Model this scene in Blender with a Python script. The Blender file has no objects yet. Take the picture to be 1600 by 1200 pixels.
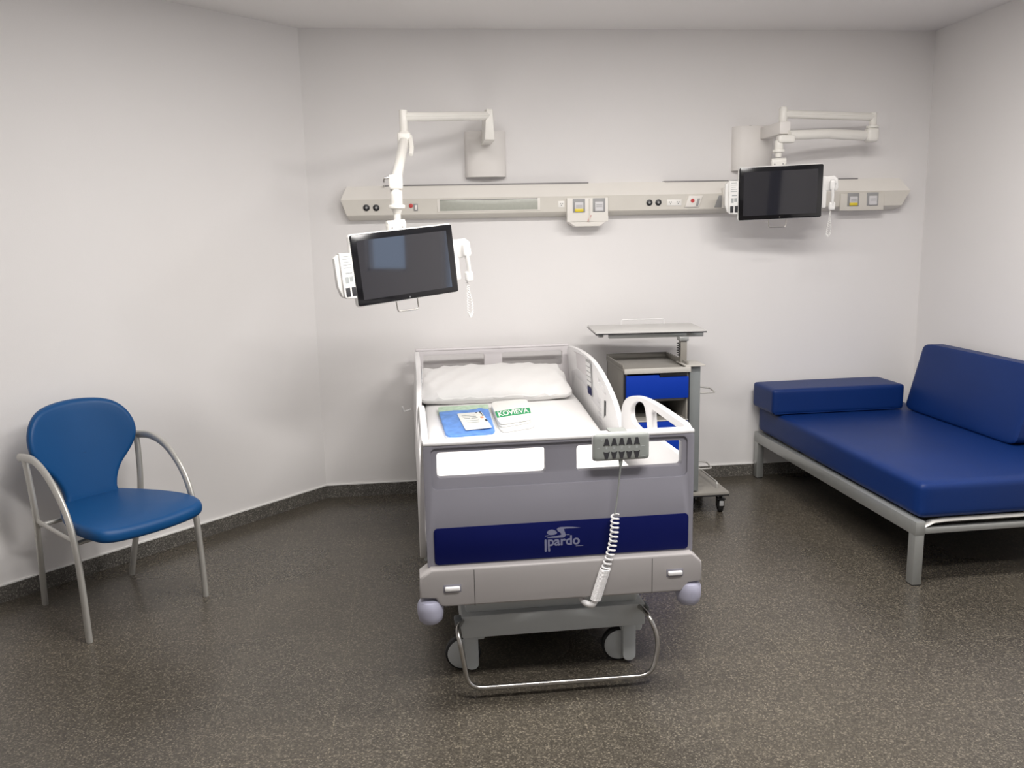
import bpy, bmesh, math, random
from mathutils import Vector, Matrix, Euler
random.seed(7)
R = math.radians
COL = bpy.context.scene.collection
SC = bpy.context.scene

# ------------------------------------------------------------------ materials
def mat(name, col, rough=.5, metal=0., var=0., vscale=8., bump=0., bscale=200., coat=0., spec=.5, emit=None):
    m = bpy.data.materials.new(name); m.use_nodes = True
    nt = m.node_tree; n = nt.nodes; l = nt.links
    b = n['Principled BSDF']
    b.inputs['Roughness'].default_value = rough
    b.inputs['Metallic'].default_value = metal
    b.inputs['Specular IOR Level'].default_value = spec
    b.inputs['Coat Weight'].default_value = coat
    b.inputs['Base Color'].default_value = (*col, 1)
    tc = n.new('ShaderNodeTexCoord')
    if var > 0:
        no = n.new('ShaderNodeTexNoise'); no.inputs['Scale'].default_value = vscale; no.inputs['Detail'].default_value = 4
        l.new(tc.outputs['Object'], no.inputs['Vector'])
        r = n.new('ShaderNodeValToRGB')
        r.color_ramp.elements[0].position = .3; r.color_ramp.elements[1].position = .7
        r.color_ramp.elements[0].color = (*[c*(1-var) for c in col], 1)
        r.color_ramp.elements[1].color = (*[min(1, c*(1+var)) for c in col], 1)
        l.new(no.outputs['Fac'], r.inputs['Fac']); l.new(r.outputs['Color'], b.inputs['Base Color'])
    if bump > 0:
        nb = n.new('ShaderNodeTexNoise'); nb.inputs['Scale'].default_value = bscale; nb.inputs['Detail'].default_value = 3
        l.new(tc.outputs['Object'], nb.inputs['Vector'])
        bp = n.new('ShaderNodeBump'); bp.inputs['Strength'].default_value = bump; bp.inputs['Distance'].default_value = .01
        l.new(nb.outputs['Fac'], bp.inputs['Height']); l.new(bp.outputs['Normal'], b.inputs['Normal'])
    if emit:
        b.inputs['Emission Color'].default_value = (*emit[0], 1); b.inputs['Emission Strength'].default_value = emit[1]
    return m

M = {}
M['wall'] = mat('wall_paint', (.82, .80, .79), .75, var=.012, vscale=1.3, bump=.05, bscale=260)
M['ceiling'] = mat('ceiling_paint', (.86, .84, .83), .85, var=.01, vscale=1., bump=.03, bscale=180)
M['bead'] = mat('white_sealant', (.85, .84, .82), .5, var=.02)
M['foot'] = mat('shaded_lilac_plastic', (.235, .23, .265), .38, var=.015, vscale=5)  # footboard plastic, colour darkened for the shade on its front
M['foot_base'] = mat('warm_grey_plastic', (.36, .34, .335), .45, var=.015, vscale=5)
M['bumper'] = mat('lilac_bumper', (.40, .40, .50), .35, var=.02)
M['head'] = mat('pale_grey_plastic', (.66, .63, .64), .4, var=.015, vscale=5)
M['rail'] = mat('white_plastic', (.80, .79, .79), .35, var=.01, vscale=5)
M['rail_grey'] = mat('light_grey_inset', (.66, .65, .66), .4, var=.01)
M['blue_panel'] = mat('navy_panel', (.002, .005, .070), .5, var=.03, spec=.15)
M['logo'] = mat('logo_grey', (.20, .21, .31), .5, var=.01)
M['sheet'] = mat('white_sheet', (.86, .85, .84), .8, var=.01, bump=.08, bscale=25)
M['pillow'] = mat('pillow_cotton', (.74, .73, .72), .85, var=.015, bump=.45, bscale=9)
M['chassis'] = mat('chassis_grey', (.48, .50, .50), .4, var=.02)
M['chassis_dark'] = mat('chassis_dark_grey', (.16, .17, .175), .5, var=.02)  # darker grey for deck, lifting columns and brake pivots
M['rubber'] = mat('black_rubber', (.012, .012, .013), .6, var=.05)
M['black'] = mat('black_plastic', (.012, .012, .014), .35, var=.05)
M['column'] = mat('column_grey', (.22, .235, .235), .4, metal=.2, var=.03)
M['dark'] = mat('dark_recess', (.05, .05, .05), .6, var=.05)
M['chrome'] = mat('brushed_steel', (.46, .445, .42), .28, metal=1, var=.02)
M['silver'] = mat('silver_lacquer', (.40, .41, .40), .32, metal=.55, var=.03, vscale=30)
M['silver_l'] = mat('satin_silver', (.52, .51, .48), .36, metal=.45, var=.03, vscale=30)
M['vinyl'] = mat('mid_blue_vinyl', (.005, .066, .205), .42, spec=.28, var=.04, vscale=3, bump=.06, bscale=350)
M['vinyl_d'] = mat('royal_blue_vinyl', (.003, .024, .13), .46, spec=.28, var=.05, vscale=3, bump=.06, bscale=350)
M['arm'] = mat('ivory_enamel', (.83, .81, .76), .35, var=.01)
M['plate'] = mat('ivory_cover', (.78, .75, .72), .5, var=.01)
M['tvw'] = mat('white_tv_shell', (.86, .85, .83), .3, var=.01)
M['hrail_top'] = mat('cream_lit_face', (.82, .79, .74), .45, var=.01)  # channel cream lightened for the light caught by the slanted upper face
M['hrail'] = mat('cream_shaded_face', (.68, .65, .59), .45, var=.015)  # same cream darkened for the shaded lower face
M['lens'] = mat('ribbed_lamp_lens', (.42, .43, .38), .3, var=.04, vscale=60)
M['groove'] = mat('grey_channel', (.27, .26, .26), .5, var=.03)
M['white_sock'] = mat('white_socket', (.86, .84, .80), .4, var=.01)
M['red'] = mat('red_button', (.55, .05, .05), .4, var=.02)
M['yellow'] = mat('yellow_tab', (.78, .62, .04), .45, var=.03)
M['greyp'] = mat('mid_grey_plastic', (.33, .33, .33), .45, var=.02)
M['remote'] = mat('remote_grey', (.27, .285, .27), .45, var=.02)
M['cab_side'] = mat('cabinet_taupe', (.24, .225, .20), .5, var=.03, vscale=25)
M['cab_top'] = mat('cabinet_grey_top', (.26, .245, .22), .45, var=.03, vscale=25)
M['cab_edge'] = mat('cabinet_light_edge', (.50, .48, .44), .4, var=.02)
M['cab_blue'] = mat('drawer_blue', (.003, .034, .33), .55, spec=.15, var=.03)
M['cab_in'] = mat('cabinet_inside', (.16, .155, .15), .6, var=.03)
M['table'] = mat('table_laminate', (.60, .59, .57), .35, var=.015)
M['paper'] = mat('paper_print', (.80, .81, .76), .7, var=.05, vscale=60)
M['bluecloth'] = mat('folded_blue_gown', (.13, .30, .72), .55, var=.18, vscale=22, bump=.5, bscale=22)
M['greenish'] = mat('pale_green_wrap', (.50, .66, .50), .5, var=.15, vscale=40)
M['film'] = mat('clear_film', (.75, .80, .85), .12, var=.1, vscale=30)
M['towel'] = mat('white_towel', (.86, .86, .83), .9, var=.02, bump=.3, bscale=120)
M['green'] = mat('green_print', (.02, .33, .12), .7, var=.05)
M['ink'] = mat('dark_ink', (.03, .03, .035), .6, var=.05)
M['orange'] = mat('orange_print', (.75, .32, .16), .6, var=.05)
M['inkgrey'] = mat('grey_ink', (.38, .40, .40), .6, var=.1, vscale=90)
M['door'] = mat('door_laminate', (.50, .48, .47), .5, var=.05, vscale=6)
M['trimdark'] = mat('door_frame', (.16, .17, .20), .5, var=.02)
M['wframe'] = mat('window_frame', (.7, .7, .7), .4, var=.01)

def screen_mat():
    m = mat('tv_glass', (.016, .016, .022), .04, var=.03, spec=.9, coat=.6)
    return m
M['screen'] = screen_mat()
M['bezel'] = mat('tv_black_bezel', (.006, .006, .008), .12, var=.03, spec=.5)

def floor_mat(name, tiles=True, base=(.083, .073, .059)):
    m = bpy.data.materials.new(name); m.use_nodes = True
    nt = m.node_tree; n = nt.nodes; l = nt.links; b = n['Principled BSDF']
    tc = n.new('ShaderNodeTexCoord')
    # terrazzo chips: two voronoi scales
    def ramp(src, stops):
        r = n.new('ShaderNodeValToRGB'); r.color_ramp.interpolation = 'LINEAR'
        e = r.color_ramp.elements
        while len(e) < len(stops): e.new(.5)
        for i, (p, c) in enumerate(stops): e[i].position = p; e[i].color = (*c, 1)
        l.new(src, r.inputs['Fac']); return r.outputs['Color']
    v = n.new('ShaderNodeTexVoronoi'); v.inputs['Scale'].default_value = 215
    l.new(tc.outputs['Object'], v.inputs['Vector'])
    sep = n.new('ShaderNodeSeparateColor'); l.new(v.outputs['Color'], sep.inputs['Color'])
    k = base
    chips = ramp(sep.outputs['Red'], [(0, (k[0]*.6, k[1]*.6, k[2]*.6)), (.35, (k[0]*.8, k[1]*.8, k[2]*.8)), (.72, (k[0]*1.15, k[1]*1.15, k[2]*1.12)), (.86, (k[0]*1.5, k[1]*1.5, k[2]*1.5)), (1, (k[0]*2.5, k[1]*2.5, k[2]*2.4))])
    big = n.new('ShaderNodeTexNoise'); big.inputs['Scale'].default_value = 1.1; big.inputs['Detail'].default_value = 3
    l.new(tc.outputs['Object'], big.inputs['Vector'])
    bigc = ramp(big.outputs['Fac'], [(.3, (.86, .86, .87)), (.7, (1.1, 1.09, 1.06))])
    mx = n.new('ShaderNodeMix'); mx.data_type = 'RGBA'; mx.blend_type = 'MULTIPLY'; mx.inputs['Factor'].default_value = 1
    l.new(chips, mx.inputs['A']); l.new(bigc, mx.inputs['B'])
    out = mx.outputs['Result']
    if tiles:
        br = n.new('ShaderNodeTexBrick'); br.offset = 0; br.inputs['Scale'].default_value = 1
        br.inputs['Brick Width'].default_value = .42; br.inputs['Row Height'].default_value = .42
        br.inputs['Mortar Size'].default_value = .0022; br.inputs['Mortar Smooth'].default_value = .1
        br.inputs['Color1'].default_value = (1.0, 1.0, 1.0, 1); br.inputs['Color2'].default_value = (.91, .91, .915, 1)
        br.inputs['Mortar'].default_value = (1.25, 1.24, 1.2, 1)
        mp = n.new('ShaderNodeMapping'); mp.inputs['Location'].default_value = (.35+.42*20, -4.545+.42*30, 0)
        l.new(tc.outputs['Object'], mp.inputs['Vector']); l.new(mp.outputs['Vector'], br.inputs['Vector'])
        m2 = n.new('ShaderNodeMix'); m2.data_type = 'RGBA'; m2.blend_type = 'MULTIPLY'; m2.inputs['Factor'].default_value = 1
        l.new(out, m2.inputs['A']); l.new(br.outputs['Color'], m2.inputs['B']); out = m2.outputs['Result']
    l.new(out, b.inputs['Base Color'])
    rn = n.new('ShaderNodeMapRange'); rn.inputs['To Min'].default_value = .22; rn.inputs['To Max'].default_value = .34
    l.new(big.outputs['Fac'], rn.inputs['Value']); l.new(rn.outputs['Result'], b.inputs['Roughness'])
    b.inputs['Specular IOR Level'].default_value = .45
    return m
M['floor'] = floor_mat('terrazzo_floor')
M['skirt'] = floor_mat('terrazzo_skirting', False, (.125, .118, .108))

# ------------------------------------------------------------------ mesh helpers
class MB:
    """collects shapes, builds ONE mesh object"""
    def __init__(s): s.bm = bmesh.new()
    def _take(s, t, mtx=None, fn=None):
        if mtx is not None: bmesh.ops.transform(t, matrix=mtx, verts=t.verts)
        if fn:
            for v in t.verts: v.co = Vector(fn(v.co))
        me = bpy.data.meshes.new('tmp'); t.to_mesh(me); t.free()
        s.bm.from_mesh(me); bpy.data.meshes.remove(me); return s
    def box(s, x0, x1, y0, y1, z0, z1, bev=0, seg=2, mtx=None, fn=None):
        t = bmesh.new(); bmesh.ops.create_cube(t, size=1)
        for v in t.verts: v.co = Vector(((x0+x1)/2+v.co.x*(x1-x0), (y0+y1)/2+v.co.y*(y1-y0), (z0+z1)/2+v.co.z*(z1-z0)))
        if bev: bmesh.ops.bevel(t, geom=t.edges[:], offset=bev, segments=seg, profile=.5, affect='EDGES')
        return s._take(t, mtx, fn)
    def rbox(s, c, h, r, n=8, bulge=0, mtx=None, fn=None):
        """rounded soft box, centre c, half sizes h, radius r"""
        t = bmesh.new(); bmesh.ops.create_cube(t, size=2)
        bmesh.ops.subdivide_edges(t, edges=t.edges[:], cuts=n, use_grid_fill=True)
        for v in t.verts:
            u = [max(-1, min(1, q)) for q in v.co]
            # denser near edges
            p = Vector([h[i]*math.sin(u[i]*math.pi/2) for i in range(3)])
            q = Vector([max(-(h[i]-r), min(h[i]-r, p[i])) for i in range(3)])
            d = p-q
            if d.length > 1e-9: d = d.normalized()*r
            w = q+d
            if bulge: w.z *= 1+bulge*(1-u[0]**2)*(1-u[1]**2)
            v.co = w+Vector(c)
        return s._take(t, mtx, fn)
    def plate(s, outer, holes=(), y0=0., y1=.02, axis='y', bev=0, seg=2, mtx=None, fn=None):
        """2D outline (a,b) extruded; axis y: (x,z); x: (y,z); z: (x,y)"""
        t = bmesh.new()
        def P(a, b, c): return {'y': (a, c, b), 'x': (c, a, b), 'z': (a, b, c)}[axis]
        es = []
        for lp in [outer]+list(holes):
            vs = [t.verts.new(P(a, b, y0)) for a, b in lp]
            for i in range(len(vs)): es.append(t.edges.new((vs[i], vs[(i+1) % len(vs)])))
        if holes: bmesh.ops.triangle_fill(t, use_beauty=True, use_dissolve=False, edges=es)
        else: t.faces.new(t.verts[:])
        fs = t.faces[:]
        r = bmesh.ops.extrude_face_region(t, geom=fs)
        dv = Vector(P(0, 0, y1-y0))
        for g in r['geom']:
            if isinstance(g, bmesh.types.BMVert): g.co += dv
        bmesh.ops.recalc_face_normals(t, faces=t.faces[:])
        if bev:
            ed = [e for e in t.edges if len(e.link_faces) == 2 and e.calc_face_angle(0) > .9 and
                  abs(e.verts[0].co[{'y': 1, 'x': 0, 'z': 2}[axis]]-e.verts[1].co[{'y': 1, 'x': 0, 'z': 2}[axis]]) < 1e-6]
            bmesh.ops.bevel(t, geom=ed, offset=bev, segments=seg, profile=.5, affect='EDGES', clamp_overlap=True)
        return s._take(t, mtx, fn)
    def cyl(s, p, q, r, r2=None, seg=24, bev=0):
        p, q = Vector(p), Vector(q); d = q-p
        t = bmesh.new(); bmesh.ops.create_cone(t, cap_ends=True, segments=seg, radius1=r, radius2=r if r2 is None else r2, depth=d.length)
        if bev:
            ed = [e for e in t.edges if e.calc_face_angle(0) > 1]
            bmesh.ops.bevel(t, geom=ed, offset=bev, segments=2, profile=.5, affect='EDGES')
        m = Matrix.Translation((p+q)/2) @ d.to_track_quat('Z', 'Y').to_matrix().to_4x4()
        return s._take(t, m)
    def sphere(s, c, r, sc=(1, 1, 1), seg=24):
        t = bmesh.new(); bmesh.ops.create_uvsphere(t, u_segments=seg, v_segments=seg//2, radius=r)
        return s._take(t, Matrix.Translation(c) @ Matrix.Diagonal((*sc, 1)))
    def lathe(s, prof, c=(0, 0, 0), axis='z', seg=32):
        """prof = [(r,h)...] closed at both ends"""
        t = bmesh.new(); rings = []
        for r, h in prof:
            rings.append([t.verts.new((r*math.cos(2*math.pi*i/seg), r*math.sin(2*math.pi*i/seg), h)) for i in range(seg)])
        for a, b in zip(rings, rings[1:]):
            for i in range(seg): t.faces.new((a[i], a[(i+1) % seg], b[(i+1) % seg], b[i]))
        t.faces.new(rings[0][::-1]); t.faces.new(rings[-1])
        bmesh.ops.remove_doubles(t, verts=t.verts[:], dist=1e-6)
        m = Matrix.Translation(c)
        if axis == 'y': m = m @ Matrix.Rotation(R(90), 4, 'X')
        if axis == 'x': m = m @ Matrix.Rotation(R(90), 4, 'Y')
        return s._take(t, m)
    def tube(s, pts, r, seg=12, smooth=0, ry=None, closed=False, up=None, fillet=0):
        """swept tube; r radius, ry second radius (elliptic)"""
        P = [Vector(p) for p in pts]
        if fillet:
            Q = [P[0]]
            for i in range(1, len(P)-1):
                a, b, c = P[i-1], P[i], P[i+1]
                f = min(fillet, (a-b).length*.49, (c-b).length*.49)
                p0 = b+(a-b).normalized()*f; p1 = b+(c-b).normalized()*f
                for k in range(7):
                    u = k/6; Q.append(p0*(1-u)**2+b*2*u*(1-u)+p1*u*u)
            Q.append(P[-1]); P = Q
        if smooth:
            Q = []
            n = len(P)
            for i in range(n-1):
                p0 = P[max(0, i-1)]; p1 = P[i]; p2 = P[i+1]; p3 = P[min(n-1, i+2)]
                for k in range(smooth):
                    u = k/smooth
                    Q.append(.5*((2*p1)+(-p0+p2)*u+(2*p0-5*p1+4*p2-p3)*u*u+(-p0+3*p1-3*p2+p3)*u**3))
            Q.append(P[-1]); P = Q
        t = bmesh.new(); rings = []
        n = len(P); nrm = None
        for i, p in enumerate(P):
            tg = (P[min(n-1, i+1)]-P[max(0, i-1)]).normalized()
            if nrm is None:
                a = Vector(up) if up else (Vector((0, 0, 1)) if abs(tg.z) < .9 else Vector((1, 0, 0)))
                nrm = (a-tg*a.dot(tg)).normalized()
            else: nrm = (nrm-tg*nrm.dot(tg)).normalized()
            bi = tg.cross(nrm); q = ry if ry else r
            rings.append([t.verts.new(p+nrm*(r*math.cos(2*math.pi*j/seg))+bi*(q*math.sin(2*math.pi*j/seg))) for j in range(seg)])
        for a, b in zip(rings, rings[1:]):
            for j in range(seg): t.faces.new((a[j], a[(j+1) % seg], b[(j+1) % seg], b[j]))
        t.faces.new(rings[0][::-1]); t.faces.new(rings[-1])
        bmesh.ops.recalc_face_normals(t, faces=t.faces[:])
        return s._take(t)
    def cushion(s, outline, th, r, dome=0., seg=5, rings=5, mtx=None, fn=None):
        """outline in x,y (ccw); thickness th in z, rounded rim radius r, domed top/bottom"""
        n = len(outline); O = [Vector((a, b, 0)) for a, b in outline]
        c = sum(O, Vector())/n
        N = []
        for i in range(n):
            e = O[(i+1) % n]-O[i-1]; N.append(Vector((e.y, -e.x, 0)).normalized())
        t = bmesh.new()
        L = []
        def ring(off, z, k=1.): L.append([t.verts.new(c+((O[i]-N[i]*off)-c)*k+Vector((0, 0, z))) for i in range(n)])
        for k in range(rings, 0, -1): ring(r, -th/2-dome*(1-((rings-k+0)/rings))*0-dome*(1-(1-(k/rings))**2)*0, 1-k/(rings+.5))
        for k in range(seg+1):
            a = -math.pi/2+math.pi/2*k/seg; ring(r*(1-math.cos(a)), -th/2+r+r*math.sin(a))
        for k in range(seg+1):
            a = math.pi/2*k/seg; ring(r*(1-math.cos(a)), th/2-r+r*math.sin(a))
        for k in range(1, rings+1):
            u = k/(rings+.5); ring(r, th/2+dome*(1-(1-u)**2), 1-u)
        for a, b in zip(L, L[1:]):
            for i in range(n): t.faces.new((a[i], a[(i+1) % n], b[(i+1) % n], b[i]))
        t.faces.new(L[0][::-1]); t.faces.new(L[-1])
        bmesh.ops.recalc_face_normals(t, faces=t.faces[:])
        return s._take(t, mtx, fn)
    def text(s, txt, size, mtx, ext=.0005, bold=0.):
        cu = bpy.data.curves.new('t', 'FONT'); cu.body = txt; cu.size = size; cu.extrude = ext; cu.offset = bold
        cu.resolution_u = 4
        o = bpy.data.objects.new('t', cu); COL.objects.link(o)
        dg = bpy.context.evaluated_depsgraph_get(); me = bpy.data.meshes.new_from_object(o.evaluated_get(dg))
        bpy.data.objects.remove(o); bpy.data.curves.remove(cu)
        t = bmesh.new(); t.from_mesh(me); bpy.data.meshes.remove(me)
        return s._take(t, mtx)
    def build(s, name, m, parent=None, ang=38, loc=None):
        for f in s.bm.faces: f.smooth = True
        for e in s.bm.edges:
            if len(e.link_faces) == 2 and e.calc_face_angle(0) > R(ang): e.smooth = False
        me = bpy.data.meshes.new(name); s.bm.to_mesh(me); s.bm.free()
        mats = m if isinstance(m, (list, tuple)) else [m]
        for q in mats: me.materials.append(M[q] if isinstance(q, str) else q)
        o = bpy.data.objects.new(name, me); COL.objects.link(o)
        if parent: o.parent = parent
        if loc: o.location = loc
        return o

def rr(x0, z0, x1, z1, r, n=5):
    o = []
    for cx, cz, a0 in ((x1-r, z1-r, 0), (x0+r, z1-r, 90), (x0+r, z0+r, 180), (x1-r, z0+r, 270)):
        for k in range(n+1):
            a = R(a0+90*k/n); o.append((cx+r*math.cos(a), cz+r*math.sin(a)))
    return o
def spl(pts, n=5, closed=True):
    P = [Vector((a, b, 0)) for a, b in pts]; k = len(P); Q = []
    for i in range(k if closed else k-1):
        g = (lambda j: P[j % k]) if closed else (lambda j: P[max(0, min(k-1, j))])
        p0, p1, p2, p3 = g(i-1), g(i), g(i+1), g(i+2)
        for j in range(n):
            u = j/n
            v = .5*((2*p1)+(-p0+p2)*u+(2*p0-5*p1+4*p2-p3)*u*u+(-p0+3*p1-3*p2+p3)*u**3)
            Q.append((v.x, v.y))
    if not closed: Q.append((P[-1].x, P[-1].y))
    return Q
def thing(name, label, cat, loc=(0, 0, 0), rz=0, rot=None, group=None):
    o = bpy.data.objects.new(name, None); COL.objects.link(o); o.empty_display_size = .1
    o.location = loc
    if rot: o.rotation_mode = 'XYZ'; o.rotation_euler = rot
    else: o.rotation_euler = (0, 0, rz)
    o['label'] = label; o['category'] = cat
    if group: o['group'] = group
    return o
def tag(o, label, cat, group=None):
    o['label'] = label; o['category'] = cat
    if group: o['group'] = group
    return o
def struct(name, mb, m):
    o = mb.build(name, m); o['kind'] = 'structure'; return o
def dup(root, name=None, label=None, parent=None, **kw):
    def cp(o, par):
        c = o.copy(); COL.objects.link(c); c.parent = par
        for ch in list(o.children): cp(ch, c)
        return c
    c = cp(root, parent)
    if label: c['label'] = label
    return c

# ------------------------------------------------------------------ room
XR, YW, ZC = 3.222, 5.152, 2.78
CX = -.636                     # corner between back wall and angled wall
YB = -1.7; XL = -2.75
yl = YW-(CX-XL)                # angled wall runs at 45 degrees
T = .12
struct('floor', MB().box(XL-T, XR+T, YB-T, YW+T, -.1, 0), 'floor')
struct('ceiling', MB().box(XL-T, XR+T, YB-T, YW+T, ZC, ZC+.1), 'ceiling')
struct('wall_back', MB().box(CX-.05, XR+T, YW, YW+T, 0, ZC), 'wall')
# right wall with a window opening near the camera
WIN = [(-.14, .43, 1.28, 2.3), (.90, 1.55, .95, 2.3)]
w = MB().box(XR, XR+T, WIN[1][1], YW, 0, ZC).box(XR, XR+T, YB, WIN[0][0], 0, ZC).box(XR, XR+T, WIN[0][1], WIN[1][0], 0, ZC)
for a, b, c, d in WIN: w.box(XR, XR+T, a, b, 0, c).box(XR, XR+T, a, b, d, ZC)
struct('wall_right', w, 'wall')
w = MB(); a = (CX, YW); b = (XL, yl); off = (-T*.7071, T*.7071)
w.plate([a, b, (b[0]+off[0], b[1]+off[1]), (a[0]+off[0], a[1]+off[1])], (), 0, ZC, 'z')
struct('wall_left_angled', w, 'wall')
struct('wall_left', MB().box(XL-T, XL, YB, yl+.02, 0, ZC), 'wall')
struct('wall_front', MB().box(XL-T, XR+T, YB-T, YB, 0, ZC), 'wall')
# skirting (slightly proud, with a pale sealant bead on top)
def skirt(name, a, b, h=.077, t=.012):
    a, b = Vector((*a, 0)), Vector((*b, 0)); d = (b-a).normalized(); nrm = Vector((d.y, -d.x, 0))
    def q(o, u): p = a+nrm*o; r = b+nrm*o; return p, r
    m = MB(); p, r = q(0, 0); p2, r2 = q(t, 0)
    m.plate([(p.x, p.y), (r.x, r.y), (r2.x, r2.y), (p2.x, p2.y)], (), 0, h, 'z')
    struct(name, m, 'skirt')
    m = MB(); p2, r2 = q(t*.75, 0)
    m.plate([(p.x, p.y), (r.x, r.y), (r2.x, r2.y), (p2.x, p2.y)], (), h, h+.006, 'z')
    return m
k = skirt('baseboard_back', (CX, YW), (XR, YW)); struct('trim_1', k, 'bead')
k = skirt('baseboard_left_angled', (XL, yl), (CX, YW)); struct('trim_2', k, 'bead')
k = skirt('baseboard_right', (XR, YW), (XR, YB)); struct('trim_3', k, 'bead')
k = skirt('baseboard_left', (XL, YB), (XL, yl)); struct('trim_4', k, 'bead')
# window behind the camera in the right wall (daylight), door in the front wall
for i, (WY0, WY1, WZ0, WZ1) in enumerate(WIN):
    wf = MB()
    for y0, y1, z0, z1 in ((WY0, WY1, WZ0, WZ0+.03), (WY0, WY1, WZ1-.03, WZ1), (WY0, WY0+.03, WZ0, WZ1), (WY1-.03, WY1, WZ0, WZ1)):
        wf.box(XR+.02, XR+.08, y0, y1, z0, z1)
    struct('window_%d' % (i+1), wf, 'wframe')
struct('door_1', MB().box(1.15, 2.02, YB, YB+.04, 0, 2.1, .004), 'door')
struct('trim_5', MB().box(2.02, 2.16, YB, YB+.05, 0, 2.14, .004), 'trimdark')

# ------------------------------------------------------------------ hospital bed
bed = thing('hospital_bed', 'grey and white electric hospital bed with navy footboard panel in the middle of the room', 'hospital bed', (.452, 2.72, 0), R(.8))
def board(name, y0, sgn, mt, front=True):
    """end board; front face at y0, thickness grows along sgn"""
    m = MB()
    holes = [rr(-.422, .808, -.054, .898, .012), rr(.054, .808, .424, .898, .012)]
    out = rr(-.466, .485, .466, .932, .022)
    ya, yb = y0+.008*sgn, y0+.04*sgn
    m.plate(out, holes, min(ya, yb), max(ya, yb), 'y', .003)
    # thin outer skin leaving a shallow recess round the windows
    out2 = rr(-.466, .485, .466, .932, .022)
    ya, yb = y0, y0+.009*sgn
    m.plate(out2, [rr(-.442, .770, .442, .914, .02)], min(ya, yb), max(ya, yb), 'y', .003)
    return m.build(name, mt, bed)
fb = board('footboard', 0, 1, 'foot')
hb = board('headboard', 2.32, -1, 'head')
capf = MB().rbox((0, .02, .930), (.467, .024, .008), .007, 6).build('top_cap', 'rail', fb)  # white colour stands in for the light on the footboard's top edge
caph = MB().rbox((0, 2.30, .930), (.467, .024, .008), .007, 6).build('top_cap', 'head', hb)
pn = MB().plate(rr(-.441, .506, .449, .636, .014), (), -.004, .0005, 'y', .0015).build('name_panel', 'blue_panel', bed)
# logo
lg = MB()
Y = -.0042
def flat(pts, d=.0006): lg.plate(pts, (), Y-d, Y, 'y')
def lx(px): return -.063+(px-210)/1220*.136     # from the logo sketch, 1220 units wide
def lz(py): return .616-(py-175)/760*.088
flat([(lx(a), lz(b)) for a, b in spl([(290, 330), (340, 270), (440, 245), (540, 275), (605, 345), (550, 400), (440, 412), (340, 395)], 4)])
flat([(lx(a), lz(b)) for a, b in [(600, 240), (640, 200), (720, 182), (900, 185), (1100, 200), (1340, 240), (1100, 240), (900, 235), (815, 250), (850, 340), (880, 430), (860, 485), (800, 515), (560, 512), (320, 500), (280, 480), (420, 465), (600, 450), (720, 430), (740, 400), (700, 350), (620, 290)]])
flat([(lx(a), lz(b)) for a, b in rr(212, 540, 275, 925, 30)])
flat([(lx(a), lz(b)) for a, b in rr(318, 800, 380, 930, 30)])
flat([(lx(a), lz(b)) for a, b in [(225, 425), (330, 415), (330, 440), (225, 445)]])
flat([(lx(a), lz(b)) for a, b in [(895, 425), (1000, 420), (1000, 440), (895, 440)]])
flat([(lx(a), lz(b)) for a, b in [(1190, 795), (1425, 795), (1425, 810), (1190, 810)]])
lg.text('pardo', .047, Matrix.Translation((lx(300), Y, lz(745))) @ Matrix.Rotation(R(90), 4, 'X') @ Matrix.Scale(1.02, 4, (1, 0, 0)), .0006, .0011)
lg.build('logo', 'logo', pn)
# base moulding
m = MB()
outl = [(-.455, .502), (-.494, .474), (-.497, .402), (-.442, .397), (-.430, .372), (-.412, .366), (.412, .360), (.430, .368), (.442, .390), (.492, .393), (.490, .466), (.455, .500)]
m.plate(outl, (), -.034, .06, 'y', .008, 3)
base = m.build('base_moulding', 'foot_base', bed)
MB().box(-.3115, -.3095, -.0345, -.030, .363, .494).build('seam', 'dark', base)
MB().box(.3095, .3115, -.0345, -.030, .363, .490).build('seam', 'dark', base)
for sx in (-.386, .392):
    lt = MB().box(sx-.031, sx+.031, -.0355, -.030, .417, .447, .003).build('latch', 'foot', bed)
    MB().rbox((sx, -.038, .432), (.026, .006, .008), .005, 4).build('grip', 'rail', lt)
for sx in (-.462, .452):
    MB().lathe([(.012, -.050), (.030, -.048), (.040, -.038), (.0445, -.018), (.045, .0), (.044, .018), (.038, .030), (.02, .036)], (sx, -.004, .353)).build('corner_bumper', 'bumper', bed)
# mattress and deck
def mz(y): return .62 if y < .95 else (.62+.07*(y-.95)/.8 if y < 1.75 else .69+.02*(y-1.75)/.45)
def bend(v):
    t = 1.0 if v.z > .5 else 0
    return (v.x, v.y, v.z+(mz(v.y)-.62))
m = MB(); m.rbox((0, 1.16, .55), (.432, 1.09, .07), .03, 26, fn=bend)
m.build('mattress', 'sheet', bed)
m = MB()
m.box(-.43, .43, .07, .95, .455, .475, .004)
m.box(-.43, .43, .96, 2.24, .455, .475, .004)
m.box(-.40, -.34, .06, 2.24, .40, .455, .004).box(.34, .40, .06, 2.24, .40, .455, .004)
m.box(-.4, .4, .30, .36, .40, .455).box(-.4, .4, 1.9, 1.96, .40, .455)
m.build('mattress_deck', 'chassis_dark', bed)
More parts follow.
